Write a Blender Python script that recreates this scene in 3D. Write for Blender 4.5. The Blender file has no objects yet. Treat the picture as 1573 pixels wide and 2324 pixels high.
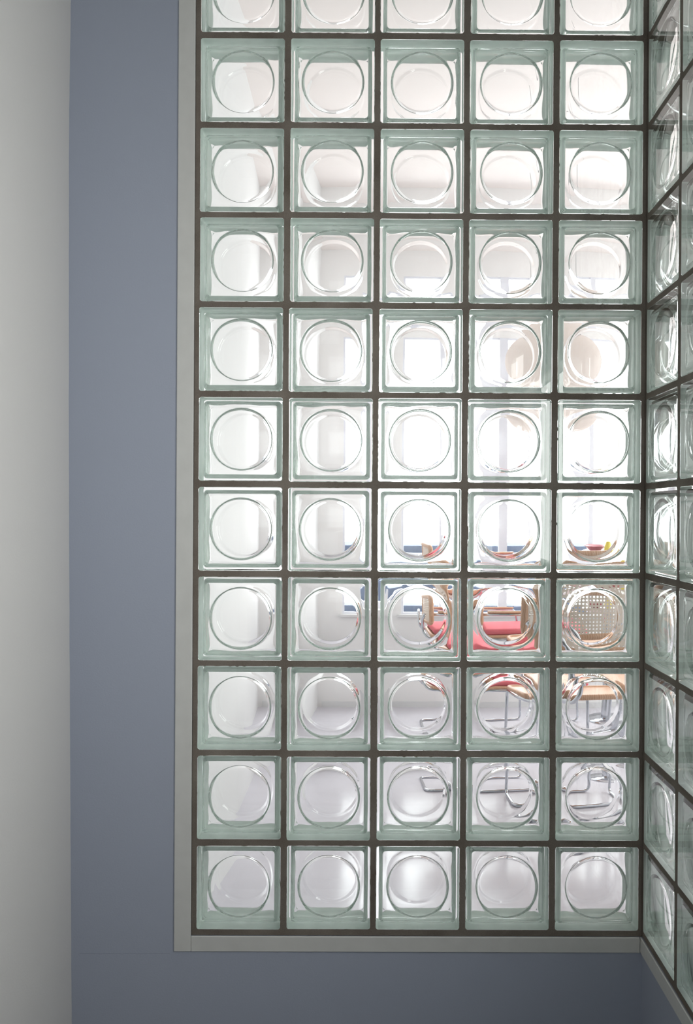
import bpy, bmesh, math, random
from math import sin, cos, pi, sqrt, atan2
from mathutils import Vector, Matrix
random.seed(7)
SC = bpy.context.scene
COL = SC.collection

# ------------------------------------------------------------------ camera
ROW_TOP = 2.600            # height of the top edge of the second row of blocks
cam_d = bpy.data.cameras.new('camera')
cam = bpy.data.objects.new('camera', cam_d); COL.objects.link(cam)
SC.camera = cam
cam_d.sensor_fit = 'AUTO'; cam_d.sensor_width = 36.0
cam_d.lens = 1785.4 / 2324 * 36.0
cam_d.shift_x = -(881.1 - 786.5) / 2324
cam_d.shift_y = (1168.3 - 1162.0) / 2324
cam_d.clip_start = 0.02
PITCH, YAW, ROLL = -0.00214, -0.00472, 0.0058
fw = Vector((-sin(YAW) * cos(PITCH), cos(YAW) * cos(PITCH), sin(PITCH)))
rt = Vector((cos(YAW), sin(YAW), 0))
up = rt.cross(fw)
r2 = rt * cos(ROLL) + up * sin(ROLL)
u2 = -rt * sin(ROLL) + up * cos(ROLL)
M = Matrix((r2, u2, -fw)).transposed().to_4x4()
M.translation = Vector((0.42206, -1.7869, ROW_TOP - 1.07568))
cam.matrix_world = M

# ------------------------------------------------------------------ world, lights, exposure
w = bpy.data.worlds.new('world'); SC.world = w; w.use_nodes = True
bg = w.node_tree.nodes['Background']
bg.inputs[0].default_value = (0.93, 0.96, 1.0, 1); bg.inputs[1].default_value = 1.2


def area(name, loc, aim, sx, sy, power, col=(1, 1, 1), spread=180):
    d = bpy.data.lights.new(name, 'AREA'); d.shape = 'RECTANGLE'; d.size = sx; d.size_y = sy
    d.energy = power; d.color = col; d.spread = math.radians(spread)
    o = bpy.data.objects.new(name, d); COL.objects.link(o)
    o.location = loc
    o.rotation_euler = (Vector(aim) - Vector(loc)).to_track_quat('-Z', 'Y').to_euler()
    return o


CORNER = 1.0138
# daylight outside the far room's windows, then unseen fills added for the near room
area('daylight_far_window', (1.12, 2.65, 2.15), (1.12, 0, 2.05), 2.0, 1.9, 78, (0.97, 0.985, 1.0))
area('daylight_side_window', (3.05, 0.9, 1.9), (0, 0.9, 1.9), 1.7, 1.5, 40, (1.0, 0.97, 0.95))
area('added_right_fill', (CORNER + 0.10, -1.28, 1.70), (0, -1.28, 1.70), 0.84, 0.76, 18.5, (1.0, 0.99, 0.97))  # unseen fill added to grade the left and blue walls
area('added_back_fill', (0.50, -2.16, 1.82), (0.45, 0, 1.78), 0.80, 0.62, 0.8, (1.0, 0.99, 0.965))  # weak fill added behind the camera
SC.view_settings.view_transform = 'Standard'
SC.view_settings.look = 'None'
SC.view_settings.gamma = 1.0
SC.view_settings.exposure = 0.0
SC.view_settings.use_curve_mapping = False
cy = SC.cycles
cy.use_denoising = True
cy.max_bounces = 15; cy.transmission_bounces = 15; cy.glossy_bounces = 8; cy.diffuse_bounces = 4
cy.transparent_max_bounces = 16
cy.sample_clamp_indirect = 6.0
cy.caustics_reflective = True; cy.caustics_refractive = True
cy.blur_glossy = 0.3


# ------------------------------------------------------------------ materials
def nodes(name):
    m = bpy.data.materials.new(name); m.use_nodes = True
    nt = m.node_tree
    return m, nt, nt.nodes['Principled BSDF'], nt.nodes['Material Output']


def plain(name, col, rough=0.6, metal=0.0, bump=0.0, bscale=60.0, spec=0.5, var=0.0, vscale=6.0):
    m, nt, b, out = nodes(name)
    b.inputs['Base Color'].default_value = (*col, 1)
    b.inputs['Roughness'].default_value = rough
    b.inputs['Metallic'].default_value = metal
    b.inputs['Specular IOR Level'].default_value = spec
    tc = nt.nodes.new('ShaderNodeTexCoord')
    if bump:
        n = nt.nodes.new('ShaderNodeTexNoise'); n.inputs['Scale'].default_value = bscale
        n.inputs['Detail'].default_value = 5
        bp = nt.nodes.new('ShaderNodeBump'); bp.inputs['Strength'].default_value = bump
        bp.inputs['Distance'].default_value = 0.002
        nt.links.new(tc.outputs['Object'], n.inputs['Vector'])
        nt.links.new(n.outputs['Fac'], bp.inputs['Height'])
        nt.links.new(bp.outputs['Normal'], b.inputs['Normal'])
    if var:
        n = nt.nodes.new('ShaderNodeTexNoise'); n.inputs['Scale'].default_value = vscale
        n.inputs['Detail'].default_value = 6
        r = nt.nodes.new('ShaderNodeValToRGB')
        r.color_ramp.elements[0].position = 0.3; r.color_ramp.elements[1].position = 0.7
        r.color_ramp.elements[0].color = (*[c * (1 - var) for c in col], 1)
        r.color_ramp.elements[1].color = (*[min(1, c * (1 + var)) for c in col], 1)
        nt.links.new(tc.outputs['Object'], n.inputs['Vector'])
        nt.links.new(n.outputs['Fac'], r.inputs[0])
        nt.links.new(r.outputs[0], b.inputs['Base Color'])
    return m


def glass_mat(name, col, ior=1.5):
    m = bpy.data.materials.new(name); m.use_nodes = True
    nt = m.node_tree; nt.nodes.clear()
    g = nt.nodes.new('ShaderNodeBsdfGlass'); g.inputs['Color'].default_value = (*col, 1)
    g.inputs['Roughness'].default_value = 0.0; g.inputs['IOR'].default_value = ior
    o = nt.nodes.new('ShaderNodeOutputMaterial')
    nt.links.new(g.outputs[0], o.inputs[0])
    return m


def mortar_mat():
    m, nt, b, out = nodes('mortar')
    tc = nt.nodes.new('ShaderNodeTexCoord')
    n1 = nt.nodes.new('ShaderNodeTexNoise'); n1.inputs['Scale'].default_value = 9; n1.inputs['Detail'].default_value = 8
    n2 = nt.nodes.new('ShaderNodeTexNoise'); n2.inputs['Scale'].default_value = 500; n2.inputs['Detail'].default_value = 3
    mx = nt.nodes.new('ShaderNodeMath'); mx.operation = 'MULTIPLY_ADD'; mx.inputs[1].default_value = 0.35
    nt.links.new(tc.outputs['Object'], n1.inputs['Vector']); nt.links.new(tc.outputs['Object'], n2.inputs['Vector'])
    nt.links.new(n2.outputs['Fac'], mx.inputs[0]); nt.links.new(n1.outputs['Fac'], mx.inputs[2])
    r = nt.nodes.new('ShaderNodeValToRGB')
    r.color_ramp.elements[0].position = 0.45; r.color_ramp.elements[0].color = (0.125, 0.105, 0.085, 1)
    r.color_ramp.elements[1].position = 0.95; r.color_ramp.elements[1].color = (0.23, 0.205, 0.175, 1)
    nt.links.new(mx.outputs[0], r.inputs[0]); nt.links.new(r.outputs[0], b.inputs['Base Color'])
    b.inputs['Roughness'].default_value = 0.9; b.inputs['Specular IOR Level'].default_value = 0.2
    bp = nt.nodes.new('ShaderNodeBump'); bp.inputs['Strength'].default_value = 0.6; bp.inputs['Distance'].default_value = 0.001
    nt.links.new(n2.outputs['Fac'], bp.inputs['Height']); nt.links.new(bp.outputs['Normal'], b.inputs['Normal'])
    return m


def blue_wall_mat():
    """matt blue paint with a hairline crack running sideways at the level of the trim's lower edge"""
    col = (0.362, 0.398, 0.478)
    m = plain('blue_paint', col, 0.75, bump=0.12, bscale=260, spec=0.25)
    nt = m.node_tree; b = nt.nodes['Principled BSDF']
    g = nt.nodes.new('ShaderNodeNewGeometry')
    s = nt.nodes.new('ShaderNodeSeparateXYZ'); nt.links.new(g.outputs['Position'], s.inputs[0])
    n = nt.nodes.new('ShaderNodeTexNoise'); n.inputs['Scale'].default_value = 38; n.inputs['Detail'].default_value = 4
    nt.links.new(g.outputs['Position'], n.inputs['Vector'])

    def mth(op, a, b_=None, c=None):
        q = nt.nodes.new('ShaderNodeMath'); q.operation = op
        for k, v in enumerate((a, b_, c)):
            if v is None: continue
            if hasattr(v, 'links') or hasattr(v, 'is_linked'): nt.links.new(v, q.inputs[k])
            else: q.inputs[k].default_value = v
        return q.outputs[0]
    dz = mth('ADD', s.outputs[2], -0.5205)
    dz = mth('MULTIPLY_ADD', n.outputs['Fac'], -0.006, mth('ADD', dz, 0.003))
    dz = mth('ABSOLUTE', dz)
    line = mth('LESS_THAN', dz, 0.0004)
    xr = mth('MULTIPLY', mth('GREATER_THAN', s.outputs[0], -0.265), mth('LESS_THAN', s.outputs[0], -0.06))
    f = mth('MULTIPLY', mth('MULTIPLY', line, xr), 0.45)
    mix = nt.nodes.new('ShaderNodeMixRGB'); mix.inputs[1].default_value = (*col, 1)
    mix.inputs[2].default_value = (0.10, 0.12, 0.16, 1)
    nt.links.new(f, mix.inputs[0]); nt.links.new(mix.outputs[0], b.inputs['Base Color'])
    return m


def cane_mat():
    """woven cane: straw-coloured strands with a lattice of small open holes"""
    m, nt, b, out = nodes('woven_cane')
    b.inputs['Base Color'].default_value = (0.90, 0.76, 0.65, 1); b.inputs['Roughness'].default_value = 0.5
    tc = nt.nodes.new('ShaderNodeTexCoord')
    s = nt.nodes.new('ShaderNodeSeparateXYZ'); nt.links.new(tc.outputs['UV'], s.inputs[0])

    def mth(op, a, b_=None):
        q = nt.nodes.new('ShaderNodeMath'); q.operation = op
        for k, v in enumerate((a, b_)):
            if v is None: continue
            if hasattr(v, 'is_linked'): nt.links.new(v, q.inputs[k])
            else: q.inputs[k].default_value = v
        return q.outputs[0]
    def sq(o):
        f = mth('SUBTRACT', mth('FRACT', o), 0.5); return mth('MULTIPLY', f, f)
    d = mth('ADD', sq(s.outputs[0]), sq(s.outputs[1]))
    hole = mth('LESS_THAN', d, 0.062)
    tr = nt.nodes.new('ShaderNodeBsdfTransparent'); mx = nt.nodes.new('ShaderNodeMixShader')
    nt.links.new(hole, mx.inputs[0]); nt.links.new(b.outputs[0], mx.inputs[1]); nt.links.new(tr.outputs[0], mx.inputs[2])
    nt.links.new(mx.outputs[0], out.inputs[0])
    return m


def wood_mat(name, c1, c2):
    m, nt, b, out = nodes(name)
    tc = nt.nodes.new('ShaderNodeTexCoord'); wv = nt.nodes.new('ShaderNodeTexWave')
    wv.inputs['Scale'].default_value = 25; wv.inputs['Distortion'].default_value = 5
    r = nt.nodes.new('ShaderNodeValToRGB'); r.color_ramp.elements[0].color = (*c1, 1); r.color_ramp.elements[1].color = (*c2, 1)
    nt.links.new(tc.outputs['Object'], wv.inputs['Vector']); nt.links.new(wv.outputs['Fac'], r.inputs[0])
    nt.links.new(r.outputs[0], b.inputs['Base Color']); b.inputs['Roughness'].default_value = 0.4
    return m


GLASS = glass_mat('clear_glass', (0.982, 0.993, 0.986))
EDGE = plain('pale_green_edge_coating', (0.85, 0.94, 0.89), 0.8, spec=0.0, var=0.06, vscale=30)
MORTAR = mortar_mat()
BLUE = blue_wall_mat()
WHITE = plain('warm_white_paint', (0.61, 0.605, 0.59), 0.8, bump=0.10, bscale=240, spec=0.25)
TRIM = plain('light_grey_gloss_paint', (0.60, 0.605, 0.58), 0.5, bump=0.08, bscale=120, spec=0.4, var=0.03, vscale=25)
FARWALL = plain('white_plaster', (0.76, 0.76, 0.765), 0.8)
FARPINK = plain('pinkish_white_plaster', (0.88, 0.82, 0.80), 0.8)
FARLIGHT = plain('light_plaster', (0.89, 0.875, 0.875), 0.8)
FLOOR = plain('pale_lavender_grey_floor', (0.70, 0.68, 0.74), 0.25, var=0.04, vscale=3)
NEARFLOOR = plain('grey_floor', (0.05, 0.05, 0.05), 0.6)
GREYPAINT = plain('grey_paint', (0.40, 0.42, 0.41), 0.8)
FRAMEM = plain('window_frame_paint', (0.80, 0.81, 0.88), 0.5)
CHROME = plain('chrome', (0.62, 0.64, 0.68), 0.12, 1.0)
WOOD = wood_mat('beech_wood', (0.62, 0.34, 0.20), (0.74, 0.46, 0.31))
CANE = cane_mat()
RED = plain('red_fabric', (0.76, 0.15, 0.19), 0.8, bump=0.2, bscale=400)
TABLETOP = plain('white_laminate', (0.78, 0.78, 0.78), 0.3)
DARKBLUE = plain('dark_blue_render', (0.14, 0.17, 0.25), 0.8)
YELLOW = plain('yellow_glaze', (0.85, 0.72, 0.10), 0.3)
REDCER = plain('dark_red_glaze', (0.45, 0.05, 0.08), 0.25)
SHADE = plain('pinkish_paper_cord', (0.93, 0.86, 0.83), 0.7)
_nt = SHADE.node_tree                      # thin shade: lets light through
_tl = _nt.nodes.new('ShaderNodeBsdfTranslucent'); _tl.inputs[0].default_value = (0.98, 0.93, 0.90, 1)
_mx = _nt.nodes.new('ShaderNodeMixShader'); _mx.inputs[0].default_value = 0.6
_nt.links.new(_nt.nodes['Principled BSDF'].outputs[0], _mx.inputs[1]); _nt.links.new(_tl.outputs[0], _mx.inputs[2])
_nt.links.new(_mx.outputs[0], _nt.nodes['Material Output'].inputs[0])
BLACK = plain('black_flex', (0.03, 0.03, 0.03), 0.5)


# ------------------------------------------------------------------ helpers
def link(name, me, mat=None, parent=None, smooth=False):
    o = bpy.data.objects.new(name, me); COL.objects.link(o)
    if mat and not me.materials: me.materials.append(mat)
    if smooth:
        for p in me.polygons: p.use_smooth = True
    if parent: o.parent = parent
    return o


def bm_obj(name, bm, mat, parent=None, smooth=False):
    bmesh.ops.recalc_face_normals(bm, faces=bm.faces)
    me = bpy.data.meshes.new(name); bm.to_mesh(me); bm.free()
    return link(name, me, mat, parent, smooth)


def tag(o, label=None, cat=None, group=None, kind=None):
    if label: o['label'] = label
    if cat: o['category'] = cat
    if group: o['group'] = group
    if kind: o['kind'] = kind
    return o


def empty(name, loc=(0, 0, 0), rz=0.0):
    o = bpy.data.objects.new(name, None); COL.objects.link(o)
    o.empty_display_size = 0.05
    o.location = loc; o.rotation_euler = (0, 0, rz)
    return o


def box(bm, a, b):
    x0, y0, z0 = a; x1, y1, z1 = b
    v = [bm.verts.new(p) for p in ((x0, y0, z0), (x1, y0, z0), (x1, y1, z0), (x0, y1, z0),
                                   (x0, y0, z1), (x1, y0, z1), (x1, y1, z1), (x0, y1, z1))]
    for f in ((0, 3, 2, 1), (4, 5, 6, 7), (0, 1, 5, 4), (1, 2, 6, 5), (2, 3, 7, 6), (3, 0, 4, 7)):
        bm.faces.new([v[i] for i in f])


def bevel(o, wd, seg=3):
    md = o.modifiers.new('bevel', 'BEVEL'); md.width = wd; md.segments = seg; md.limit_method = 'ANGLE'
    return o


def tube(bm, pts, r, n=12, closed=False):
    """round tube along a smooth path"""
    P = [Vector(p) for p in pts]; m = len(P)
    rings = []
    nrm = None
    for i, p in enumerate(P):
        a = P[(i - 1) % m] if (closed or i > 0) else p
        c = P[(i + 1) % m] if (closed or i < m - 1) else p
        t = (c - a).normalized()
        if nrm is None:
            nrm = t.orthogonal().normalized()
        nrm = (nrm - t * nrm.dot(t)).normalized()
        bn = t.cross(nrm)
        rings.append([bm.verts.new(p + (nrm * cos(k * 2 * pi / n) + bn * sin(k * 2 * pi / n)) * r) for k in range(n)])
    for i in range(m if closed else m - 1):
        A = rings[i]; B = rings[(i + 1) % m]
        for k in range(n):
            bm.faces.new((A[k], A[(k + 1) % n], B[(k + 1) % n], B[k]))
    if not closed:
        bm.faces.new(rings[0][::-1]); bm.faces.new(rings[-1])


def rounded(pts, r, seg=6, closed=False):
    """polyline with rounded corners"""
    P = [Vector(p) for p in pts]; m = len(P); out = []
    for i in range(m):
        if not closed and i in (0, m - 1):
            out.append(P[i]); continue
        a = P[(i - 1) % m]; b = P[i]; c = P[(i + 1) % m]
        d1 = (a - b); d2 = (c - b)
        rr = min(r, d1.length * 0.49, d2.length * 0.49)
        p0 = b + d1.normalized() * rr; p1 = b + d2.normalized() * rr
        for k in range(seg + 1):
            t = k / seg
            out.append(p0 * (1 - t) ** 2 + b * 2 * t * (1 - t) + p1 * t * t)
    return out


def lathe(bm, prof, n=32, c=(0, 0, 0)):
    rings = []
    for r, z in prof:
        rings.append([bm.verts.new((c[0] + r * cos(k * 2 * pi / n), c[1] + r * sin(k * 2 * pi / n), c[2] + z)) for k in range(n)])
    for A, B in zip(rings, rings[1:]):
        for k in range(n):
            bm.faces.new((A[k], A[(k + 1) % n], B[(k + 1) % n], B[k]))
    return rings


# ------------------------------------------------------------------ grid of the glass wall
PIT = 0.2037; BL = 0.1902; HB = BL / 2; DEP = 0.080
CX = 1.0138                 # corner between the two glass walls
NROW = 11
def rz_top(r):              # top edge of row r (r = 1 is the topmost row)
    return ROW_TOP - (r - 2) * PIT
BOT = rz_top(11) - BL       # lower edge of the last row
MB = BOT - 0.0135           # lower edge of mortar
TOPZ = rz_top(1) + 0.0135
ZT_L = MB - 0.0355          # lower edge of the trim
XL = -0.0115                # mortar left edge
XT = -0.0500                # trim left edge
WL = -0.2955                # left wall

# ------------------------------------------------------------------ near room shell
def struct(name, boxes, mat, bev=0.0):
    bm = bmesh.new()
    for a, b in boxes: box(bm, a, b)
    o = bm_obj(name, bm, mat)
    tag(o, kind='structure')
    if bev: bevel(o, bev)
    return o

CEIL = 2.92
# blue wall with the opening for the glass
struct('wall_front', [((WL - 0.05, 0.0004, 0.0), (XL - 0.001, DEP, CEIL)), ((XL - 0.001, 0.0, 0.0), (CX, DEP, MB - 0.001)),
                      ((XL - 0.001, 0.0, TOPZ + 0.001), (CX, DEP, CEIL))], BLUE)
struct('wall_right', [((CX, -2.11, 0.0), (CX + DEP, DEP, MB - 0.001)), ((CX, -2.11, TOPZ + 0.001), (CX + DEP, DEP, CEIL)),
                      ((CX, -0.83, MB - 0.001), (CX + DEP, -3 * PIT - 0.02, TOPZ + 0.001)),
                      ((CX, -2.11, MB - 0.001), (CX + DEP, -1.73, TOPZ + 0.001)),
                      ((CX, -1.73, MB - 0.001), (CX + DEP, -0.83, 1.30)), ((CX, -1.73, 2.10), (CX + DEP, -0.83, TOPZ + 0.001))], BLUE)
struct('added_fill_frame', [((CX + 0.02, -1.73, 1.30), (CX + 0.06, -1.69, 2.10)), ((CX + 0.02, -0.87, 1.30), (CX + 0.06, -0.83, 2.10)),  # frame added out of view around the right-hand fill light
                    ((CX + 0.02, -1.69, 1.30), (CX + 0.06, -0.87, 1.34)), ((CX + 0.02, -1.69, 2.06), (CX + 0.06, -0.87, 2.10))], WHITE)
# the plaster of the left wall is not quite plumb: its face follows a shallow curve
bm = bmesh.new(); _rw = random.Random(3)
_pz = [(0.0, -0.2785), (0.38, -0.2818), (1.0, -0.2885), (1.68, -0.2947), (2.38, -0.2976), (2.67, -0.2951), (2.95, -0.293)]
def _wx(z):
    for (a, xa), (b, xb) in zip(_pz, _pz[1:]):
        if z <= b: return xa + (xb - xa) * (z - a) / (b - a)
    return _pz[-1][1]
_lv = [(_wx(CEIL * k / 90.0) + _rw.uniform(-0.0003, 0.0003), CEIL * k / 90.0) for k in range(91)]
_cols = [[bm.verts.new((x, y, z)) for x, z in _lv] for y in (-2.11, 0.0, DEP)]
_back = [[bm.verts.new((WL - 0.12, y, z)) for x, z in (_lv[0], _lv[-1])] for y in (-2.11, 0.0, DEP)]
for i in (0, 1):
    for k in range(90):
        bm.faces.new((_cols[i][k], _cols[i][k + 1], _cols[i + 1][k + 1], _cols[i + 1][k]))
    bm.faces.new((_back[i][0], _back[i + 1][0], _back[i + 1][1], _back[i][1]))
    for e, q in ((0, 0), (-1, 1)):
        bm.faces.new((_cols[i][e], _cols[i + 1][e], _back[i + 1][q], _back[i][q]))
for i in (0, 2):
    bm.faces.new(list(_cols[i]) + [_back[i][1], _back[i][0]])
tag(bm_obj('wall_left', bm, WHITE, smooth=True), kind='structure')
struct('wall_back', [((WL, -2.11, 0.0), (CX, -2.01, 1.48)), ((WL, -2.11, 2.16), (CX, -2.01, CEIL)),
                     ((WL, -2.11, 1.48), (0.07, -2.01, 2.16)), ((0.97, -2.11, 1.48), (CX, -2.01, 2.16))], GREYPAINT)
struct('floor_near', [((WL - 0.12, -2.11, -0.05), (CX + DEP, DEP, 0.0))], NEARFLOOR)
struct('ceiling_near', [((WL - 0.12, -2.11, CEIL), (CX + DEP, DEP, CEIL + 0.1))], GREYPAINT)


def trim(name, a, b, axis):
    """flat painted strip with a softly rounded edge"""
    bm = bmesh.new(); box(bm, a, b)
    o = bm_obj(name, bm, TRIM); bevel(o, 0.0022, 4); tag(o, kind='structure'); return o
TP = 0.0045
trim('trim_1', (XT, -TP, ZT_L), (XL, 0.0, TOPZ + 0.036), 'z')
trim('trim_2', (XL + 0.0002, -TP, ZT_L), (CX - TP - 0.0006, 0.0, MB), 'x')
trim('trim_3', (CX - TP, -3 * PIT - 0.06, ZT_L), (CX, 0.0, MB), 'y')
trim('trim_4', (XL + 0.0002, -TP, TOPZ), (CX - TP - 0.0006, 0.0, TOPZ + 0.036), 'x')
trim('trim_5', (CX - TP, -3 * PIT - 0.06, TOPZ), (CX, 0.0, TOPZ + 0.036), 'y')


# ------------------------------------------------------------------ glass block geometry
def rsq(th, a, c):
    """radius of a rounded square (half size a, corner radius c) in direction th"""
    ct, st = abs(cos(th)), abs(sin(th))
    k = a - c
    if ct >= st:
        r = a / ct
        if r * st <= k: return r
    else:
        r = a / st
        if r * ct <= k: return r
    # corner arc centred (k,k)
    b = k * (ct + st)
    return b + sqrt(max(0, b * b - 2 * k * k + c * c))


ANG = []
D = pi / 180
_q = [-42.0 + 84.0 * k / 26 for k in range(26)] + [42.0, 43.0, 43.6, 44.2, 44.7, 45.3, 45.8, 46.4, 47.0]
for q in range(4):          # angles bunched into the rounded corners
    ANG += [(a + 90 * q) * D for a in _q]
NA = len(ANG)


def wob(seed):
    rnd = random.Random(seed)
    T = [(rnd.uniform(-1, 1), rnd.uniform(20, 75), rnd.uniform(0, 2 * pi), rnd.uniform(0, 2 * pi)) for _ in range(9)]
    def f(u, v):
        s = 0
        for a, k, d, p in T:
            s += a * sin(k * (u * cos(d) + v * sin(d)) + p)
        return s / 3.0
    return f


R_RING = 0.0708


def smooth01(t):
    t = max(0.0, min(1.0, t)); return t * t * (3 - 2 * t)


def half_shell(seed, T_OUT=0.0130, T_C=0.0028, R_LENS=0.60, STEP=0.0072, hollow=True):
    """one pressed half of the block, outer face at y = 0, seam at y = DEP/2 (glass between face and cavity)"""
    w1 = wob(seed); w2 = wob(seed + 50)
    me = bpy.data.meshes.new('glass_half'); V = []; F = []; S = []
    def ring(fn):
        s = len(V)
        for th in ANG:
            V.append(fn(th))
        return s
    def strip(a, b, sm=True):
        for k in range(NA):
            k2 = (k + 1) % NA
            F.append((a + k, a + k2, b + k2, b + k)); S.append(sm)
    # outer bevel and flat face; orientation: normals towards -y
    be = 0.0016
    rings = []
    for i in range(5):
        t = i / 4 * pi / 2
        ins = be * (1 - cos(t)); y = be * (1 - sin(t))
        rings.append(ring(lambda th, ins=ins, y=y: (cos(th) * rsq(th, HB - ins, 0.0055 - ins), y, sin(th) * rsq(th, HB - ins, 0.0055 - ins))))
    rings.append(ring(lambda th: (cos(th) * rsq(th, HB - 0.004, 0.003), 0, sin(th) * rsq(th, HB - 0.004, 0.003))))
    for a, b in zip(rings, rings[1:]): strip(a, b)
    F.append(tuple(rings[-1] + k for k in range(NA))); S.append(False)
    # cavity: from the seam forward along the side wall, fillet, plate, ring step, concave lens
    sides = [(0.0400, 0.0868), (0.0392, 0.0872), (0.0380, 0.0886), (0.0362, 0.0888), (0.0330, 0.0882), (0.0290, 0.0872),
             (0.0250, 0.0858), (0.0215, 0.0833), (T_OUT + 0.0045, 0.0815), (T_OUT + 0.0009, 0.0809)]
    cav = []
    for y, a in sides:
        def fn(th, y=y, a=a):
            r = rsq(th, a, 0.008)
            x, z = cos(th) * r, sin(th) * r
            e = 0.0006 * w1(y * 3.0 + x, z + y) * smooth01((0.040 - y) / 0.004) * smooth01((y - 0.016) / 0.006)
            return ((r + e) * cos(th), y, (r + e) * sin(th))
        cav.append(ring(fn))
    # fillet to the plate
    for k in range(1, 6):
        t = k / 5 * pi / 2
        a = 0.0809 - 0.0009 * (1 - cos(t)); y = T_OUT + 0.0009 * (1 - sin(t))
        cav.append(ring(lambda th, a=a, y=y: (cos(th) * rsq(th, a, 0.008), y, sin(th) * rsq(th, a, 0.008))))
    # outer zone of the plate between square and circle, gently uneven
    a0 = 0.0800
    for k in range(1, 11):
        t = k / 10
        def fn(th, t=t):
            ro = rsq(th, a0, 0.008); ri = R_RING + 0.0004
            r = ro * (1 - t) + ri * t
            x, z = cos(th) * r, sin(th) * r
            d = (ro - ri)
            e = 0.0005 * w2(x, z) * sin(pi * t) * min(1, d / 0.012)
            dome = -0.0005 * sin(pi * t) ** 2 * smooth01((d - 0.008) / 0.016)
            return (x, T_OUT + e + dome, z)
        cav.append(ring(fn))
    rl = R_RING - STEP
    lens_edge = T_C + rl * rl / (2 * R_LENS)
    if hollow:              # the moulded ring: a hollowed shoulder (radius rho) rising to a crisp rim
        a0_, a1_ = math.atan(rl / R_LENS), 0.92
        rho = STEP / (sin(a1_) - sin(a0_))
        hh = rho * (cos(a0_) - cos(a1_))
        prof = [(R_RING + 0.0002, lens_edge + hh + 0.00015)]
        for k in range(0, 11):
            a = a1_ + (a0_ - a1_) * k / 10
            prof.append((rl + rho * (sin(a) - sin(a0_)), lens_edge + rho * (cos(a0_) - cos(a))))
        print('ring rim height', lens_edge + hh)
    else:                   # a soft shoulder
        prof = [(R_RING + 0.001 - (STEP + 0.001) * k / 8, T_OUT + (lens_edge - T_OUT) * smooth01(k / 8)) for k in range(1, 9)]
    for r, y in prof:
        cav.append(ring(lambda th, r=r, y=y: (cos(th) * r, y, sin(th) * r)))
    for k in range(1, 15):
        r = rl * (1 - k / 15.0)
        y = T_C + r * r / (2 * R_LENS)
        cav.append(ring(lambda th, r=r, y=y: (cos(th) * r, y, sin(th) * r)))
    for a, b in zip(cav, cav[1:]):
        for k in range(NA):
            k2 = (k + 1) % NA
            F.append((a + k, b + k, b + k2, a + k2)); S.append(True)
    c = len(V); V.append((0, T_C, 0))
    a = cav[-1]
    for k in range(NA):
        F.append((a + k, c, a + (k + 1) % NA)); S.append(True)
    me.from_pydata(V, [], F)
    me.polygons.foreach_set('use_smooth', S)
    me.update()
    me.materials.append(GLASS)
    # check orientation: the face centre normal must point to -y, lens normal to +y
    flat = me.polygons[len(rings) * NA - NA]
    n = flat.normal.y
    if n > 0: me.flip_normals()
    return me


def mirrored(me):
    m2 = me.copy()
    for v in m2.vertices: v.co.y = DEP - v.co.y
    m2.flip_normals(); m2.update()
    return m2


def coating():
    V = []; F = []
    ys = (0.0016, 0.012, 0.030, 0.040, 0.050, 0.068, DEP - 0.0016)
    for y in ys:
        for th in ANG:
            r = rsq(th, HB, 0.0055); V.append((cos(th) * r, y, sin(th) * r))
    for i in range(len(ys) - 1):
        for k in range(NA):
            F.append((i * NA + k, i * NA + (k + 1) % NA, (i + 1) * NA + (k + 1) % NA, (i + 1) * NA + k))
    me = bpy.data.meshes.new('edge_coating'); me.from_pydata(V, [], F); me.update()
    me.polygons.foreach_set('use_smooth', [True] * len(F))
    me.materials.append(EDGE)
    return me


FRONTS = [half_shell(s) for s in (1, 2, 3)]
BACKS = [mirrored(half_shell(s, 0.0125, 0.0035, 0.42, 0.007, False)) for s in (11, 12, 13)]
COAT = coating()


def first_block():
    root = empty('glass_block')
    link('front_shell', FRONTS[0], parent=root)
    link('back_shell', BACKS[0], parent=root)
    link('edge_coating', COAT, parent=root)
    return root


def copy_tree(o, parent=None):
    c = o.copy(); COL.objects.link(c)
    if parent: c.parent = parent
    for ch in list(o.children): copy_tree(ch, c)
    return c


ORD = ['', 'topmost', 'second', 'third', 'fourth', 'fifth', 'sixth', 'seventh', 'eighth', 'ninth', 'tenth', 'bottom']
CN = ['leftmost column', 'second column', 'middle column', 'fourth column', 'fifth column']
LOOK = {
    (3, 3): 'dark specks at its lower right', (3, 4): 'dark specks at its lower left',
    (5, 3): 'grey mullion and round lamp inside', (5, 4): 'round pinkish lamp at its left',
    (6, 3): 'pale grey upright bar inside', (7, 3): 'grey upright bar and red glints',
    (7, 4): 'tiny yellow spot low inside', (7, 2): 'red glints along its lower ring',
    (8, 2): 'chrome armrest and dark window inside', (8, 3): 'red seat cushion inside',
    (8, 4): 'woven cane chair back inside', (9, 2): 'chrome tube ends at its right',
    (9, 3): 'horizontal chrome tubes inside', (9, 4): 'upright chrome column and wooden rail inside',
    (10, 0): 'slanting wall edge inside',
}


def look(r, c):
    if (r, c) in LOOK: return LOOK[(r, c)]
    if r == 1: return 'cut off by the picture top'
    if r <= 4: return 'pinkish white circle'
    if r <= 7: return 'white circle' if c < 2 else 'glaring white circle'
    return 'pale lavender grey circle'


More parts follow.
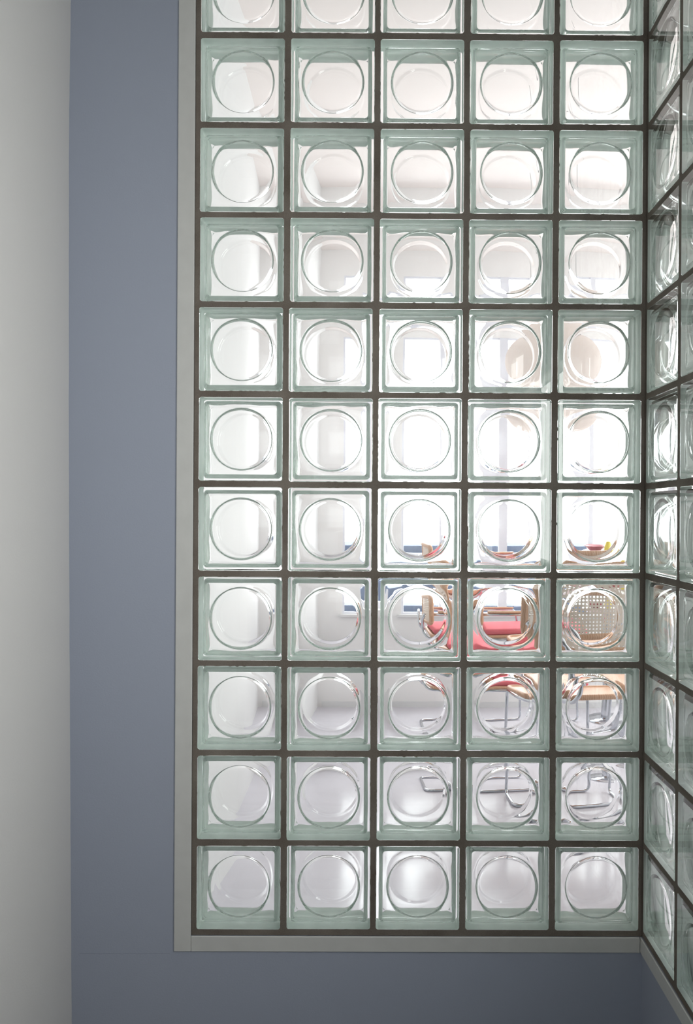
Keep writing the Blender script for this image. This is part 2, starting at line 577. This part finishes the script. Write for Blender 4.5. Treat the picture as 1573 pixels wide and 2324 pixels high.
proto = first_block()
first = True
JF = {}; JS = {}
for c in range(5):
    for r in range(1, NROW + 1):
        b = proto if first else copy_tree(proto)
        first = False
        dx, dz = random.uniform(-0.0009, 0.0009), random.uniform(-0.0009, 0.0009)
        JF[(r, c)] = (dx, dz)
        b.location = (c * PIT + HB + dx, random.uniform(-0.0004, 0.0004), rz_top(r) - HB + dz)
        b.rotation_euler = (0, random.uniform(-0.002, 0.002), 0)
        k = random.randrange(3); k2 = random.randrange(3)
        for ch in b.children:
            if ch.name.startswith('front'): ch.data = FRONTS[k]
            if ch.name.startswith('back'): ch.data = BACKS[k2]
        row = ('%s row' % ORD[r]) if r in (1, 11) else ('%s row down' % ORD[r])
        tag(b, 'glass block, %s, %s, %s' % (look(r, c), row, CN[c]), 'glass block', 'glass blocks of the facing wall')
SN = ['column beside the corner', 'second column from corner', 'third column from corner']
for c in range(3):
    for r in range(1, NROW + 1):
        b = copy_tree(proto)
        dy, dz = random.uniform(-0.0009, 0.0009), random.uniform(-0.0009, 0.0009)
        JS[(r, c)] = (-dy, dz)
        b.location = (CX + random.uniform(-0.0004, 0.0004), -(0.0076 + c * PIT + HB) + dy, rz_top(r) - HB + dz + 0.0005)
        b.rotation_euler = (0, 0, -pi / 2)
        k = random.randrange(3); k2 = random.randrange(3)
        for ch in b.children:
            if ch.name.startswith('front'): ch.data = FRONTS[k]
            if ch.name.startswith('back'): ch.data = BACKS[k2]
        row = ('%s row' % ORD[r]) if r in (1, 11) else ('%s row down' % ORD[r])
        tag(b, 'glass block of right-hand wall, %s, %s' % (row, SN[c]), 'glass block', 'glass blocks of the right-hand wall')


# ------------------------------------------------------------------ mortar joints
def mortar(name, cells, place, label):
    """cells: (u0,u1,v0,v1,cu,cv) rectangle and centre of its block"""
    rnd = random.Random(5)
    bm = bmesh.new()
    N = NA
    for (u0, u1, v0, v1, cu, cv) in cells:
        fi, fo, bi, bo = [], [], [], []
        for k in range(N):
            th = ANG[k]
            r = rsq(th, HB + 0.0004, 0.0060)
            jr = rnd.choice((0, 0, rnd.uniform(-0.0012, 0.0004))) - 0.0003
            ct, st = cos(th), sin(th)
            pu, pv = cu + (r + jr) * ct, cv + (r + jr) * st
            qu, qv = cu + r * ct, cv + r * st
            # point on the cell rectangle in this direction
            tu = ((u1 - cu) / ct if ct > 0 else (u0 - cu) / ct) if abs(ct) > 1e-9 else 1e9
            tv = ((v1 - cv) / st if st > 0 else (v0 - cv) / st) if abs(st) > 1e-9 else 1e9
            t = min(tu, tv)
            ou, ov = cu + t * ct, cv + t * st
            fi.append((pu, 0.0007, pv)); bi.append((qu, DEP - 0.001, qv))
            fo.append((ou, 0.0007, ov)); bo.append((ou, DEP - 0.001, ov))
        # snap the outer point nearest each corner of the rectangle
        for (cu_, cv_) in ((u0, v0), (u1, v0), (u0, v1), (u1, v1)):
            k = min(range(N), key=lambda i: (fo[i][0] - cu_) ** 2 + (fo[i][2] - cv_) ** 2)
            fo[k] = (cu_, fo[k][1], cv_); bo[k] = (cu_, bo[k][1], cv_)
        def mk(L): return [bm.verts.new(place(*p)) for p in L]
        recess = [(p[0] + (q[0] - p[0]) * 0.0, 0.0035, q[2]) for p, q in zip(fi, bi)]
        FI, FO, BI, BO = mk(fi), mk(fo), mk(bi), mk(bo)
        RQ = mk([(q[0], 0.0030, q[2]) for q in bi])
        for k in range(N):
            k2 = (k + 1) % N
            bm.faces.new((FI[k], FI[k2], FO[k2], FO[k]))
            bm.faces.new((RQ[k], RQ[k2], FI[k2], FI[k]))
            bm.faces.new((BI[k], BI[k2], RQ[k2], RQ[k]))
            bm.faces.new((BO[k], BO[k2], BI[k2], BI[k]))
    bmesh.ops.remove_doubles(bm, verts=bm.verts, dist=0.00005)
    o = bm_obj(name, bm, MORTAR)
    tag(o, label, None, None, 'structure')
    return o


def cells(cols, offs, J, u_lo, u_hi):
    L = []
    for c in range(cols):
        for r in range(1, NROW + 1):
            zc = rz_top(r) - HB
            v1 = zc + PIT / 2 if r > 1 else TOPZ
            v0 = zc - PIT / 2 if r < NROW else MB
            uc = offs + c * PIT + HB
            a = uc - PIT / 2 if c > 0 else u_lo
            b = uc + PIT / 2 if c < cols - 1 else u_hi
            j = J[(r, c)]
            L.append((a, b, v0, v1, uc + j[0], zc + j[1]))
    return L
mortar('mortar_grid', cells(5, 0.0, JF, XL, CX), lambda u, y, v: (u, y, v), 'dark grey-brown mortar joints between the blocks of the facing wall')
mortar('mortar_grid', cells(3, 0.0076, JS, 0.0, 3 * PIT + 0.012), lambda u, y, v: (CX + y, -u, v), 'dark grey-brown mortar joints between the blocks of the right-hand wall')
bm = bmesh.new(); box(bm, (CX + 0.0008, 0.0008, MB), (CX + DEP, DEP, TOPZ))
tag(bm_obj('mortar_post', bm, MORTAR), kind='structure')  # mortar post filling the corner between the glass walls

# ------------------------------------------------------------------ far room behind the glass
FZ = 0.55; FC = 3.0; FY = 2.05; FXL = -0.03; FXR = 2.75
struct('floor_far', [((-0.4, DEP + 0.001, FZ - 0.08), (FXR + 0.1, FY + 0.1, FZ)), ((CX + DEP + 0.001, -0.75, FZ - 0.08), (FXR + 0.1, DEP + 0.001, FZ))], FLOOR)
struct('ceiling_far', [((-0.4, DEP + 0.001, FC), (FXR + 0.1, FY + 0.1, FC + 0.08)), ((CX + DEP + 0.001, -0.75, FC), (FXR + 0.1, DEP + 0.001, FC + 0.08))], FARPINK)
struct('wall_far_left', [((FXL - 0.12, DEP + 0.001, FZ), (FXL, FY, FC))], FARWALL)
WX0, WX1, WZ0, WZ1 = 0.335, 1.90, 1.06, 2.57
struct('wall_far', [((FXL, FY, FZ), (WX0, FY + 0.12, FC)), ((WX1, FY, FZ), (FXR, FY + 0.12, FC)),
                    ((WX0, FY, FZ), (WX1, FY + 0.12, WZ0)), ((WX0, FY, WZ1), (WX1, FY + 0.12, FC))], FARLIGHT)
struct('wall_far_right', [((FXR, 1.75, FZ), (FXR + 0.1, FY + 0.12, FC)), ((FXR, -0.75, FZ), (FXR + 0.1, 0.05, FC)),
                          ((FXR, 0.05, FZ), (FXR + 0.1, 1.75, 1.15)), ((FXR, 0.05, 2.65), (FXR + 0.1, 1.75, FC))], FARWALL)
struct('wall_far_back', [((CX + DEP + 0.001, -0.80, FZ), (FXR + 0.1, -0.75, FC))], FARWALL)
struct('baseboard_far', [((WX0 - 0.3, FY - 0.012, FZ), (FXR, FY, FZ + 0.09))], FARWALL)
# far window: frame, mullions
win = [((WX0, FY + 0.02, WZ0), (WX0 + 0.03, FY + 0.08, WZ1)), ((WX1 - 0.03, FY + 0.02, WZ0), (WX1, FY + 0.08, WZ1)),
       ((WX0 + 0.03, FY + 0.022, WZ1 - 0.03), (WX1 - 0.03, FY + 0.078, WZ1)), ((WX0 + 0.03, FY + 0.022, WZ0), (WX1 - 0.03, FY + 0.078, WZ0 + 0.03)),
       ((0.90, FY + 0.01, WZ0), (1.03, FY + 0.09, WZ1)), ((1.36, FY + 0.01, WZ0), (1.44, FY + 0.09, WZ1))]
struct('window_1', win, FRAMEM)
struct('trim_6', [((WX0 - 0.04, FY - 0.05, WZ0 - 0.035), (WX1 + 0.04, FY - 0.0005, WZ0))], FARWALL)
bm = bmesh.new(); box(bm, (0.0, FY + 0.32, 0.2), (2.9, FY + 0.42, 1.17))
tag(bevel(bm_obj('garden_wall', bm, DARKBLUE), 0.01), 'dark blue low wall outside the far window', 'wall')


# ------------------------------------------------------------------ furniture behind the glass
def grid_panel(name, x0, x1, z0, z1, y, mat, parent, bow=0.02, pitch=0.018, horiz=False):
    """a curved cane sheet with its own thickness, UVs counted in holes"""
    bm = bmesh.new(); uv = bm.loops.layers.uv.new('UVMap')
    n = 16; rows = []
    for (zz) in (z0, z1):
        rows.append([])
        for k in range(n + 1):
            t = k / n * 2 - 1; x = x0 + (x1 - x0) * k / n
            rows[-1].append((x, zz))
    vs = [[bm.verts.new(((x, y + bow * ((2 * k / n - 1) ** 2), z) if not horiz else (x, z, y))) for k, (x, z) in enumerate(R)] for R in rows]
    for k in range(n):
        f = bm.faces.new((vs[0][k], vs[0][k + 1], vs[1][k + 1], vs[1][k]))
        for l, (x, z) in zip(f.loops, (rows[0][k], rows[0][k + 1], rows[1][k + 1], rows[1][k])):
            l[uv].uv = (x / pitch, z / pitch)
    o = bm_obj(name, bm, mat, parent)
    s = o.modifiers.new('thickness', 'SOLIDIFY'); s.thickness = 0.002
    return o


def chair(name, loc, rz, arms, cushion, label, run=0.24):
    """cantilever tube chair; local +y is the way it faces away from its back, origin on the floor"""
    root = empty(name, loc, rz)
    tag(root, label, 'chair')
    W = 0.225
    # one continuous chromed tube: back post, seat rail, front leg, floor runner
    bm = bmesh.new()
    L = [(-W - 0.015, -0.262, 0.66), (-0.165, -0.270, 0.60), (-0.15, -0.26, 0.50), (-0.18, -0.22, 0.44), (-W, -0.10, 0.44), (-W, 0.22, 0.44), (-W, 0.24, 0.012), (-W, -run, 0.012),
         (W, -run, 0.012), (W, 0.24, 0.012), (W, 0.22, 0.44), (W, -0.10, 0.44), (0.18, -0.22, 0.44), (0.15, -0.26, 0.50), (0.165, -0.270, 0.60), (W + 0.015, -0.262, 0.66)]
    tube(bm, rounded(L, 0.055), 0.0125)
    bm_obj('frame', bm, CHROME, root, True)
    # seat
    bm = bmesh.new()
    tube(bm, rounded([(-0.21, -0.19, 0.462), (0.21, -0.19, 0.462), (0.22, 0.23, 0.462), (-0.22, 0.23, 0.462)], 0.05, closed=True), 0.016, closed=True)
    bm_obj('seat_frame', bm, WOOD, root, True)
    grid_panel('seat', -0.20, 0.20, -0.18, 0.22, 0.466, WOOD, root, horiz=True)
    # backrest: wooden frame with woven cane
    bm = bmesh.new()
    P = rounded([(-0.235, -0.205, 0.58), (0, -0.235, 0.58), (0.235, -0.205, 0.58), (0.235, -0.215, 0.81), (0, -0.245, 0.81), (-0.235, -0.215, 0.81)], 0.05, closed=True)
    tube(bm, P, 0.019, closed=True)
    bk = bm_obj('backrest', bm, WOOD, root, True)
    grid_panel('cane_panel', -0.225, 0.225, 0.59, 0.80, -0.238, CANE, bk, bow=0.022)
    if cushion:
        bm = bmesh.new()
        n = 4; box(bm, (-0.215, -0.18, 0.475), (0.215, 0.235, 0.53))
        o = bm_obj('seat_cushion', bm, RED, root, True); bevel(o, 0.024, 5)
    if arms:
        for s in (-1, 1):
            bm = bmesh.new()
            tube(bm, rounded([(s * W, -0.21, 0.66), (s * (W + 0.02), 0.17, 0.66), (s * W, 0.20, 0.45)], 0.06), 0.0125)
            a = bm_obj('armrest', bm, CHROME, root, True)
            bm = bmesh.new(); box(bm, (s * (W + 0.012) - 0.02, -0.16, 0.672), (s * (W + 0.012) + 0.02, 0.15, 0.692))
            bevel(bm_obj('arm_pad', bm, WOOD, a, True), 0.008)
    return root


chair('cane_chair', (1.09, 0.70, FZ), 0.06, False, False, 'cane-backed wooden and chrome chair with its back to the glass wall', run=0.03)
b_ = chair('cane_armchair', (0.86, 1.21, FZ), -pi / 2 + 0.05, True, True, 'chrome armchair with a red seat cushion, seen through the eighth row')

b_.scale = (1.02, 1.08, 0.96)

t = empty('pedestal_table', (1.47, 1.50, FZ)); t.scale = (1, 1, 0.9); tag(t, 'round white pedestal table on a chrome column behind the cane chair', 'table')
bm = bmesh.new(); R = lathe(bm, [(0.0001, 0.70), (0.31, 0.70), (0.32, 0.71), (0.32, 0.725), (0.31, 0.735), (0.0001, 0.735)], 48)
bm_obj('tabletop', bm, TABLETOP, t, True)
bm = bmesh.new(); lathe(bm, [(0.062, 0.02), (0.06, 0.05), (0.056, 0.70)], 24); bm_obj('column', bm, CHROME, t, True)
bm = bmesh.new(); lathe(bm, [(0.0001, 0.0), (0.24, 0.0), (0.24, 0.01), (0.05, 0.03), (0.0001, 0.03)], 40); bm_obj('base', bm, CHROME, t, True)
bm = bmesh.new(); lathe(bm, [(0.0001, 0), (0.03, 0.0), (0.045, 0.04), (0.04, 0.09), (0.024, 0.12), (0.028, 0.13), (0.022, 0.128), (0.019, 0.12), (0.0001, 0.015)], 32, (1.42, 1.33, FZ + 0.6615))
tag(bm_obj('vase', bm, YELLOW, None, True), 'small yellow vase on the pedestal table', 'vase')
bm = bmesh.new(); lathe(bm, [(0.0001, 0), (0.05, 0.0), (0.06, 0.01), (0.13, 0.07), (0.14, 0.075), (0.125, 0.07), (0.05, 0.018), (0.0001, 0.018)], 32, (1.32, 1.50, FZ + 0.6615))
tag(bm_obj('bowl', bm, REDCER, None, True), 'dark red bowl on the pedestal table beside the vase', 'bowl')

# round pendant lamp of wound cord
lp = empty('pendant_lamp', (0.94, 0.62, 1.97)); tag(lp, 'round pinkish pendant lamp hanging behind the corner columns of glass', 'lamp')
bm = bmesh.new()
prof = []
NR = 46
for k in range(NR + 1):
    a = -pi / 2 + 0.25 + (pi - 0.5) * k / NR
    rr = 0.158 * (1 + 0.012 * (k % 2))
    prof.append((rr * cos(a), rr * sin(a)))
lathe(bm, prof, 48); bm_obj('lamp_shade', bm, SHADE, lp, True)
bm = bmesh.new(); tube(bm, [(0, 0, 0.155), (0, 0, 0.5), (0, 0, FC - 1.97)], 0.002, 8); bm_obj('cord', bm, FARWALL, lp, True)
bm = bmesh.new(); lathe(bm, [(0.0001, 0.145), (0.04, 0.15), (0.04, 0.162), (0.02, 0.185), (0.0001, 0.19)], 20); bm_obj('cap', bm, BLACK, lp, True)
